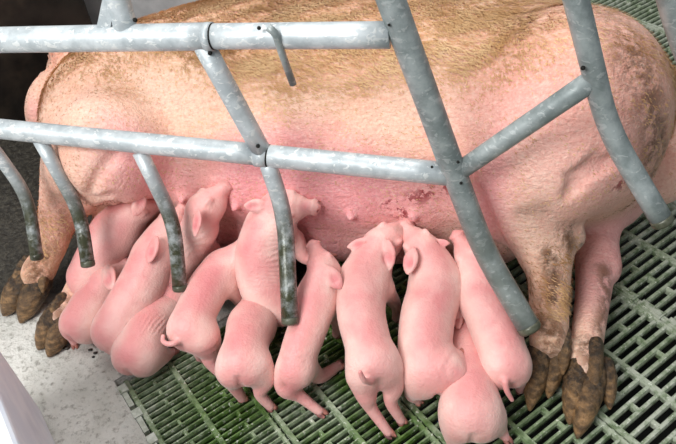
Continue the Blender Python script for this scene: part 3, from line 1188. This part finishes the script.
def make_piglet(label, spine, head=None, ears=(), legs=(), tail=None, pinks=(), wrinkles=(), flat=None, dirt=(), eyes=True, vsz=0.0021, pales=()):
    """spine: (px, py, height, radius in px) from rump to neck; head: dict(c, tip, up, L)"""
    SP = [P3(s) for s in spine]
    SR = [rp(p, s[3]) * (0.97 if i in (0, len(spine) - 2) else 0.91) for i, (p, s) in enumerate(zip(SP, spine))]
    allp = list(SP)
    LEG = []
    for lg in legs:
        pts = [P3(s) for s in lg['p']]
        rr = [rp(p, r) for p, r in zip(pts, lg['r'])]
        rr[-1] *= 0.80
        rr[-2] *= 0.94
        LEG.append((pts, rr, lg))
        allp += pts
    if head:
        hc, tip = P3(head['c']), P3(head['tip'])
        allp += [hc, tip, hc + nrm(hc - tip) * 0.03]
    TP = [P3(s) for s in tail] if tail else []
    allp += TP
    A = np.array(allp)
    mrg = max(SR) + 0.03
    lo, hi = A.min(0) - mrg, A.max(0) + mrg
    lo[2] = max(lo[2], -0.012)
    f = Field(lo, hi, vsz)
    # torso
    f.chain(SP, SR, k=0.012, n=4 * len(SP))
    # haunches and shoulder blades fuller than the waist
    ax0 = nrm(SP[1] - SP[0])
    la0 = nrm(np.cross(ax0, (0, 0, 1.0)))
    up0 = np.cross(la0, ax0)
    for sgn in (-1, 1):
        f.ell(SP[0] + la0 * sgn * SR[0] * 0.42 - up0 * SR[0] * 0.10, np.array([0.92, 0.66, 0.84]) * SR[0], (ax0, la0, up0), k=0.010)
    j = len(SP) - 2
    ax1 = nrm(SP[j + 1] - SP[j])
    la1 = nrm(np.cross(ax1, (0, 0, 1.0)))
    up1 = np.cross(la1, ax1)
    for sgn in (-1, 1):
        f.ell(SP[j] + la1 * sgn * SR[j] * 0.55 - up1 * SR[j] * 0.05, np.array([0.85, 0.48, 0.75]) * SR[j], (ax1, la1, up1), k=0.010)
    # shallow groove between the buttocks
    f.chain([SP[0] - ax0 * SR[0] * 0.98 + up0 * SR[0] * 0.25, SP[0] - ax0 * SR[0] * 0.95 - up0 * SR[0] * 0.5], [0.003, 0.004], k=0.010, sub=True)
    info = {}
    if head:
        Lh = head.get('L', 0.088)
        fw = nrm(tip - hc)
        up = np.asarray(head.get('up', (0, -0.5, 0.87)), float)
        up = nrm(up - (up @ fw) * fw)
        sd = np.cross(fw, up)
        ax = (fw, sd, up)
        f.chain([SP[-1], hc - fw * Lh * 0.12], [SR[-1], Lh * 0.36], k=0.014, n=5)
        f.ell(hc, (Lh * 0.42, Lh * 0.345, Lh * 0.36), ax, k=0.012)                        # skull
        f.ell(hc + fw * Lh * 0.10 - up * Lh * 0.14, (Lh * 0.36, Lh * 0.31, Lh * 0.26), ax, k=0.012)   # cheeks and jaw
        sn0 = hc + fw * Lh * 0.28 - up * Lh * 0.04
        sn1 = hc + fw * Lh * 0.66 - up * Lh * 0.10
        f.chain([sn0, (sn0 + sn1) / 2, sn1], [Lh * 0.25, Lh * 0.185, Lh * 0.165], k=0.012, n=6)
        f.ell(sn1 + fw * Lh * 0.035, (Lh * 0.045, Lh * 0.20, Lh * 0.175), ax, k=0.004)       # snout disc
        for s in (-1, 1):
            f.ell(sn1 + fw * Lh * 0.085 + sd * s * Lh * 0.07, (Lh * 0.05, Lh * 0.035, Lh * 0.05), ax, k=0.003, sub=True)
            # eye socket with lids
            ec = hc + fw * Lh * 0.22 + sd * s * Lh * 0.27 + up * Lh * 0.16
            f.ell(ec, (Lh * 0.10, Lh * 0.05, Lh * 0.07), ax, k=0.008)
            f.chain([ec + sd * s * Lh * 0.05 - fw * Lh * 0.09, ec + sd * s * Lh * 0.075, ec + sd * s * Lh * 0.05 + fw * Lh * 0.09],
                    [Lh * 0.012, Lh * 0.025, Lh * 0.012], k=0.003, sub=True, n=5)
        f.chain([hc + fw * Lh * 0.62 - up * Lh * 0.20 + sd * Lh * 0.16, hc + fw * Lh * 0.70 - up * Lh * 0.22, hc + fw * Lh * 0.62 - up * Lh * 0.20 - sd * Lh * 0.16],
                [Lh * 0.015] * 3, k=0.004, sub=True, n=5)                                      # mouth line
        info.update(hc=hc, fw=fw, sd=sd, up=up, L=Lh, sn=sn1)
    EAR = []
    for e in ears:
        b, t = P3(e['b']), P3(e['t'])
        d = nrm(t - b)
        Ln = np.linalg.norm(t - b)
        n_ = np.asarray(e.get('n', (0, -0.6, 0.8)), float)
        n_ = nrm(n_ - (n_ @ d) * d)
        s_ = np.cross(d, n_)
        wv = e.get('w', 0.62)
        c = (b + t) / 2
        rr_ = Ln * wv * 0.58
        f.chain([b - d * Ln * 0.15, b + d * Ln * 0.25, b + d * Ln * 0.62, t], [rr_ * 0.55, rr_ * 0.95, rr_ * 0.80, rr_ * 0.28],
                k=0.006, n=12, side=n_, w=0.36)
        f.chain([b + d * Ln * 0.1 + n_ * 0.0075, c + n_ * 0.0070, b + d * Ln * 0.75 + n_ * 0.006], [rr_ * 0.35, rr_ * 0.55, rr_ * 0.30],
                k=0.004, n=8, sub=True, side=n_, w=0.55)
        EAR.append((b, t, Ln, c + n_ * 0.003))
    HO = []
    for pts, rr, lg in LEG:
        f.chain(pts, rr, k=lg.get('k', 0.016), n=4 * len(pts))
        if lg.get('hoof', True):
            HO.append((pts[-2], pts[-1], rr[-1]))
    if TP:
        f.chain(TP, list(np.linspace(0.0062, 0.0040, len(TP))), k=0.008, n=5 * len(TP))
    for w in flat or ():
        f.chain([P3(q) for q in w['p']], [w['r']] * len(w['p']), k=w.get('k', 0.012), sub=True, n=4 * len(w['p']))
    V, F = f.mesh()
    Nn = normals(V, F)
    for w in wrinkles:
        V = wrinkle(V, Nn, [P3(q) for q in w['p']], w['r'], P3(w['d'][1]) - P3(w['d'][0]), w['wl'], w['a'])
    V[:, 2] = np.maximum(V[:, 2], 0.003)
    nz = vnoise(V, 60, len(label))
    pk = np.zeros(len(V))
    pl = np.zeros(len(V))
    dt = np.zeros(len(V))
    SPa = catmull(np.hstack([np.array(SP), np.array(SR)[:, None]]), 24)
    d_all = ((V[:, None, :] - SPa[None, :, :3]) ** 2).sum(2)
    ni = d_all.argmin(1)
    tg_ = np.gradient(SPa[:, :3], axis=0)
    lat = np.cross(tg_, (0, 0, 1.0))
    lat /= np.linalg.norm(lat, axis=1)[:, None]
    rel = V - SPa[ni, :3]
    sl_ = np.abs((rel * lat[ni]).sum(1)) / SPa[ni, 3]
    onb = sstep(1.5 - np.sqrt(d_all.min(1)) / SPa[ni, 3], 0.0, 0.3)
    pl = np.maximum(pl, 0.42 * sstep(sl_ + 0.06 * nz, 0.45, 0.95) * onb)
    back = np.clip((Nn @ nrm((0, -0.35, 0.94)) - 0.45) / 0.5, 0, 1)
    # flushed strip along the spine, paler haunches, reddened ears, snout and joints
    pk = np.maximum(pk, 0.50 * (1 - sstep(sl_ + 0.06 * nz, 0.10, 0.75)) * onb * sstep(rel[:, 2] / SPa[ni, 3], 0.1, 0.6) * (0.8 + 0.15 * nz))
    for (b, t, Ln, ci) in EAR:
        pk = np.maximum(pk, 0.9 * blob(V, ci, Ln * 0.50))
    for pts, rr, lg in LEG:
        pk = np.maximum(pk, 0.45 * blob(V, [pts[-2], pts[-1]], 0.022))
        pk = np.maximum(pk, 0.35 * blob(V, pts[1], 0.026))
    if head:
        pk = np.maximum(pk, 0.75 * blob(V, info['sn'] + info['fw'] * 0.006, 0.018))
        dt = np.maximum(dt, 0.35 * blob(V, info['sn'], 0.016))
    for q in pinks:
        pk = np.maximum(pk, q[1] * blob(V, [f.hit(*w) for w in q[0]], q[2]))
    for q in pales:
        pl = np.maximum(pl, q[1] * blob(V, [f.hit(*w) for w in q[0]], q[2]))
    for q in dirt:
        dt = np.maximum(dt, q[1] * blob(V, [f.hit(*w) for w in q[0]], q[2]))
    if TP:
        pk = np.maximum(pk, 0.5 * blob(V, TP, 0.012))
    base = np.array([SP[0][0], SP[0][1], 0.0])
    root = thing('piglet', base, label, 'piglet', 'piglets nursing in a row along the sow')
    mesh_obj('body', V, F, MAT['piglet'], root, attrs=dict(pink=np.clip(pk, 0, 1), pale=np.clip(pl, 0, 1), dirt=np.clip(dt, 0, 1)))
    for a, b, r in HO:
        d = nrm(b - a)
        s = nrm(np.cross(d, (0, -0.4, 0.9)))
        u = np.cross(s, d)
        parts = []
        for q in (-1, 1):
            Vc = []
            for i, (t, w) in enumerate(((-0.3, 0.52), (0.7, 0.66), (1.5, 0.50), (2.1, 0.14))):
                c = b + d * r * t * 1.1 + s * q * r * 0.55
                Vc += [c + r * w * (math.cos(j * math.pi / 4) * s * 0.95 + math.sin(j * math.pi / 4) * u * 1.25) for j in range(8)]
            Fc = [(i * 8 + j, i * 8 + (j + 1) % 8, i * 8 + 8 + (j + 1) % 8, i * 8 + 8 + j) for i in range(3) for j in range(8)]
            Fc += [tuple(range(7, -1, -1)), tuple(range(24, 32))]
            parts.append((Vc, Fc))
        Vh, Fh = merge(parts)
        Vh = np.array(Vh)
        Vh[:, 2] = np.maximum(Vh[:, 2], 0.003)
        mesh_obj('hoof', Vh, Fh, MAT['piglet_hoof'], root)
    if head and eyes:
        for s in (-1, 1):
            ec = info['hc'] + info['fw'] * info['L'] * 0.22 + info['sd'] * s * info['L'] * 0.295 + info['up'] * info['L'] * 0.16
            P = [ec - info['fw'] * info['L'] * 0.075, ec - info['fw'] * info['L'] * 0.04, ec, ec + info['fw'] * info['L'] * 0.04, ec + info['fw'] * info['L'] * 0.075]
            mesh_obj('eye', *tube(P, np.array([0.003, 0.014, 0.02, 0.014, 0.003]) * info['L'], 8), MAT['eye'], root)
    return root


def leg(*pts, r, hoof=True, k=0.016):
    return dict(p=pts, r=r, hoof=hoof, k=k)


def ear(b, t, n=(0, -0.6, 0.8), w=0.62):
    return dict(b=b, t=t, n=n, w=w)


# far left, lying on the concrete beside the sow's front hoof
make_piglet('small piglet curled on the concrete beside the sow\'s front hoof, leftmost at the bottom',
            [(82, 322, .052, 21), (92, 306, .062, 21), (104, 290, .075, 18)],
            head=dict(c=(107, 280, .095), tip=(122, 264, .11), up=(-0.5, -0.5, 0.7), L=.08),
            ears=[ear((107, 272, .130), (113, 287, .128), (-.3, -.7, .7), .8)],
            legs=[leg((90, 330, .04), (97, 336, .02), (99, 342, .010), r=(10, 6, 4)), leg((74, 328, .04), (72, 336, .02), (74, 343, .010), r=(9, 5, 4))],
            pinks=[([(72, 335, .05), (74, 342, .03)], .5, .02)])
# second from left, head under the sow's elbow with one ear up
make_piglet('piglet with one upright ear, pressed under the sow\'s elbow behind the others at left',
            [(86, 276, .085, 19), (98, 258, .115, 24), (114, 234, .150, 25), (127, 217, .178, 21)],
            head=dict(c=(137, 209, .20), tip=(158, 203, .205), up=(-0.45, -0.5, 0.75), L=.08),
            ears=[ear((137, 210, .235), (143, 194, .262), (.5, -.7, .3), .75)],
            legs=[leg((84, 284, .07), (78, 292, .035), (76, 298, .010), r=(13, 7, 5))],
            pinks=[([(120, 225, .19), (100, 255, .16)], .5, .04)])
make_piglet('long pale piglet with a folded ear left of the third finger bar, rump on concrete',
            [(118, 330, .062, 26), (129, 309, .085, 27), (144, 281, .118, 26), (154, 256, .150, 22), (161, 240, .170, 18)],
            head=dict(c=(168, 228, .185), tip=(182, 205, .215), up=(-0.35, -0.6, 0.7), L=.08),
            ears=[ear((155, 243, .205), (149, 262, .180), (-.4, -.6, .7), .75)],
            legs=[leg((125, 345, .045), (130, 352, .02), (138, 352, .010), r=(11, 6, 4)), leg((158, 268, .12), (172, 280, .06), (178, 288, .012), r=(10, 6, 4.5))],
            pinks=[([(150, 250, .2), (140, 275, .17)], .35, .04)], pales=[([(108, 325, .1), (118, 300, .12)], .5, .035)])
make_piglet('piglet lying with wrinkled skin and its rounded rump at the corner of the slats',
            [(138, 352, .056, 25), (146, 332, .066, 24), (160, 312, .062, 20), (172, 300, .055, 16)],
            head=dict(c=(184, 292, .055), tip=(200, 282, .05), L=.075),
            legs=[leg((150, 352, .045), (163, 356, .028), (172, 352, .014), r=(14, 8, 5)), leg((168, 315, .06), (150, 305, .085), (142, 294, .11), r=(10, 6, 4), k=.012)],
            wrinkles=[dict(p=[(158, 325, .09), (145, 325, .1)], r=.035, d=((150, 320, .1), (165, 335, .07)), wl=.0085, a=.0006)],
            pales=[([(120, 340, .07), (128, 322, .09)], .6, .03)], pinks=[([(150, 345, .09)], .35, .03)])
make_piglet('piglet with head raised high and snout lifted, right of the third finger bar',
            [(170, 300, .060, 20), (166, 282, .085, 22), (176, 262, .120, 22), (191, 243, .165, 20), (200, 228, .205, 19)],
            head=dict(c=(205, 208, .245), tip=(224, 182, .285), up=(-0.75, -0.55, 0.35), L=.092),
            ears=[ear((198, 216, .268), (195, 236, .240), (-.4, -.8, .4), .6)],
            legs=[leg((205, 245, .15), (216, 252, .12), (222, 262, .09), r=(11, 7, 5)), leg((172, 308, .05), (176, 318, .025), (180, 322, .010), r=(12, 7, 5))],
            wrinkles=[dict(p=[(204, 238, .21), (196, 250, .18)], r=.038, d=((196, 235, .2), (206, 262, .17)), wl=.0085, a=.0006)],
            pinks=[([(197, 220, .27)], .9, .014), ([(160, 285, .12), (170, 262, .15)], .45, .03)], dirt=[([(224, 180, .29)], .4, .02)])
make_piglet('pink piglet with a curled tail standing on the slats, hind legs spread, left of centre',
            [(190, 328, .112, 22), (197, 310, .120, 23), (209, 287, .130, 23), (222, 270, .140, 20), (230, 264, .145, 17)],
            head=dict(c=(240, 256, .155), tip=(256, 243, .16), L=.078),
            legs=[leg((203, 338, .095), (209, 350, .060), (211, 363, .040), (226, 379, .009), r=(18, 12, 7, 5.5)),
                  leg((190, 338, .085), (196, 348, .050), (200, 358, .012), r=(13, 7, 5)),
                  leg((228, 285, .12), (238, 300, .07), (241, 312, .010), r=(11, 6, 5))],
            tail=[(182, 338, .112), (175, 343, .122), (168, 344, .124), (163, 341, .125), (163, 336, .126)],
            pinks=[([(200, 300, .18), (212, 275, .19)], .7, .05), ([(185, 333, .15)], .35, .03), ([(205, 355, .06), (220, 374, .02)], .45, .03)])
make_piglet('large piglet climbing on the udder, ribs wrinkled, behind the tall finger bar in the centre',
            [(276, 300, .095, 24), (266, 286, .120, 29), (262, 257, .165, 30), (270, 228, .210, 26), (276, 214, .235, 21)],
            head=dict(c=(284, 206, .255), tip=(309, 206, .265), up=(0.1, -0.55, 0.85), L=.09),
            ears=[ear((263, 206, .272), (245, 206, .275), (0.1, -.75, .5), .75)],
            legs=[leg((294, 240, .175), (306, 258, .145), (326, 258, .150), r=(11, 7, 6)), leg((286, 312, .08), (296, 316, .05), (300, 326, .010), r=(14, 8, 5)),
                  leg((255, 240, .16), (246, 258, .11), (244, 268, .08), r=(10, 6, 5))],
            wrinkles=[dict(p=[(282, 235, .22), (276, 275, .17)], r=.040, d=((275, 235, .2), (280, 275, .15)), wl=.0085, a=.0006)],
            pinks=[([(246, 250, .19), (256, 225, .23)], .65, .03), ([(250, 206, .275)], 1.0, .016), ([(305, 206, .266)], .9, .02)],
            pales=[([(236, 262, .15), (245, 290, .12), (275, 318, .08)], .6, .03)])
make_piglet('piglet seen from behind under the climbing one, both hind legs on the slats',
            [(243, 362, .100, 25), (246, 345, .102, 25), (252, 325, .090, 24), (262, 305, .068, 21)],
            head=dict(c=(268, 290, .06), tip=(276, 272, .065), L=.075),
            legs=[leg((230, 372, .090), (233, 384, .055), (242, 398, .009), r=(13, 8, 6)),
                  leg((258, 366, .095), (265, 378, .070), (260, 393, .040), (270, 406, .009), r=(14, 11, 7, 6))],
            pinks=[([(240, 320, .14), (235, 350, .14)], .6, .035), ([(262, 390, .04)], .5, .02), ([(245, 380, .1)], .4, .03)])
make_piglet('slim piglet right of the tall finger bar, one hind foot stretched back over the slats',
            [(296, 368, .090, 19), (300, 350, .110, 21), (310, 322, .130, 22), (317, 298, .150, 21), (321, 282, .170, 17)],
            head=dict(c=(324, 270, .185), tip=(316, 252, .205), up=(0.1, -.6, .8), L=.08),
            ears=[ear((330, 272, .205), (340, 288, .185), (.2, -.8, .6), .8)],
            legs=[leg((291, 374, .08), (287, 386, .062), (300, 396, .036), (319, 411, .009), r=(14, 12, 7, 6)),
                  leg((306, 366, .07), (320, 376, .035), (338, 366, .012), r=(12, 8, 6)),
                  leg((326, 310, .12), (336, 322, .07), (336, 334, .012), r=(10, 6, 5))],
            pinks=[([(312, 270, .21), (306, 300, .18)], .55, .04), ([(288, 388, .07), (310, 404, .03)], .5, .03), ([(336, 285, .2)], .8, .018)],
            dirt=[([(283, 384, .07)], .5, .012)])
make_piglet('long pink piglet in the middle seen from behind, short tail up, snout in the udder',
            [(373, 362, .125, 26), (368, 344, .132, 26), (361, 312, .145, 27), (364, 282, .160, 26), (372, 260, .175, 22)],
            head=dict(c=(383, 243, .195), tip=(403, 226, .215), up=(-0.15, -.65, .75), L=.092),
            ears=[ear((368, 243, .208), (348, 247, .205), (.1, -.8, .6), .6), ear((388, 247, .215), (390, 268, .185), (-.3, -.8, .4), .7)],
            legs=[leg((362, 378, .105), (366, 394, .078), (371, 408, .050), (388, 432, .009), r=(15, 11, 7, 6)),
                  leg((388, 372, .105), (393, 386, .080), (391, 402, .052), (401, 420, .009), r=(15, 11, 7, 6)),
                  leg((385, 290, .14), (396, 306, .07), (396, 318, .012), r=(10, 6, 5)),
                  leg((346, 290, .14), (345, 308, .07), (348, 322, .012), r=(10, 6, 5))],
            tail=[(370, 382, .135), (364, 380, .158), (360, 372, .178)],
            pinks=[([(358, 320, .2), (366, 270, .21)], .45, .04), ([(380, 410, .05), (386, 428, .02)], .35, .03)],
            pales=[([(378, 360, .18)], .25, .04), ([(345, 320, .16)], .5, .03)], dirt=[([(400, 228, .215)], .45, .022)])
make_piglet('plump piglet right of centre, turned ear at its cheek, lying across another piglet',
            [(430, 368, .088, 30), (425, 348, .105, 30), (428, 315, .128, 30), (436, 286, .150, 27), (432, 266, .170, 22)],
            head=dict(c=(423, 250, .190), tip=(406, 228, .215), up=(0.15, -.65, .75), L=.092),
            ears=[ear((412, 254, .215), (408, 273, .195), (-.4, -.8, .4), .8), ear((437, 243, .205), (450, 243, .21), (0, -.8, .6), .6)],
            legs=[leg((447, 368, .105), (459, 372, .105), (459, 356, .10), r=(17, 9, 6)),
                  leg((418, 385, .06), (412, 394, .03), (418, 401, .010), r=(13, 8, 5)),
                  leg((455, 290, .14), (463, 305, .115), (460, 318, .10), r=(12, 8, 6))],
            wrinkles=[dict(p=[(445, 378, .13)], r=.035, d=((435, 380, .12), (455, 370, .13)), wl=.0085, a=.0006)],
            pinks=[([(425, 330, .18), (440, 285, .2)], .5, .04), ([(408, 262, .21)], .8, .02), ([(457, 372, .12)], .5, .02)],
            pales=[([(402, 350, .12), (415, 310, .16)], .6, .03), ([(425, 395, .09)], .3, .03)])
make_piglet('piglet whose round bare rump juts out nearest the camera at the bottom edge',
            [(471, 412, .062, 31), (470, 392, .066, 30), (468, 365, .060, 24), (466, 342, .058, 20)],
            head=dict(c=(463, 322, .07), tip=(456, 300, .08), L=.078, up=(0, -.6, .8)),
            ears=[ear((458, 324, .10), (456, 310, .105), (-.2, -.8, .6), .7)],
            legs=[leg((492, 420, .045), (500, 430, .02), (506, 438, .010), r=(14, 8, 5)), leg((455, 428, .04), (452, 440, .02), (455, 448, .010), r=(12, 7, 5)),
                  leg((452, 345, .06), (444, 358, .03), (444, 366, .010), r=(9, 6, 5))],
            pales=[([(465, 425, .11), (480, 415, .11)], .4, .05)], pinks=[([(466, 370, .1)], .35, .03)])
make_piglet('smooth piglet under the right crate post with a thin tail hanging by the sow\'s hoof',
            [(506, 364, .095, 24), (502, 350, .105, 26), (493, 322, .120, 28), (483, 294, .140, 26), (478, 276, .160, 21)],
            head=dict(c=(473, 262, .175), tip=(462, 243, .20), up=(0.1, -.65, .75), L=.085),
            ears=[ear((484, 262, .20), (496, 268, .19), (0.2, -.8, .6), .6)],
            legs=[leg((512, 372, .075), (519, 380, .045), (520, 390, .010), r=(14, 8, 5)), leg((494, 378, .06), (492, 386, .03), (494, 392, .010), r=(12, 7, 5)),
                  leg((500, 300, .12), (508, 315, .06), (508, 326, .010), r=(10, 6, 5))],
            tail=[(505, 382, .105), (507, 391, .09), (512, 400, .07)],
            pinks=[([(495, 320, .18), (482, 285, .2)], .45, .04), ([(512, 395, .08)], .6, .02)],
            pales=[([(478, 330, .14), (492, 365, .12)], .5, .03)])

# ================================================================== CRUMBS ON THE CONCRETE
for (x, y, r) in ((66, 348, .006), (90, 350, .004), (95, 353, .004), (93, 357, .003)):
    c = at(x, y, 0.002 + r * 0.5)
    fcr = Field(c - 0.02, c + 0.02, 0.0012)
    fcr.ell(c, (r * 1.2, r * 0.8, r * 0.6), k=0.002)
    fcr.ell(c + np.array([r * 0.6, r * 0.4, 0]), (r * 0.7, r * 0.7, r * 0.5), k=0.003)
    o = mesh_obj('manure_crumb', *fcr.mesh(), MAT['black'])
    tag(o, 'largest dark manure crumb, right against the sow\'s lower front hoof' if r > .005 else 'tiny dark manure crumb on pale concrete below the leftmost piglets', 'crumb', 'dark crumbs on the concrete')

for o in list(bpy.data.objects):
    if '_world' in o.keys():
        del o['_world']
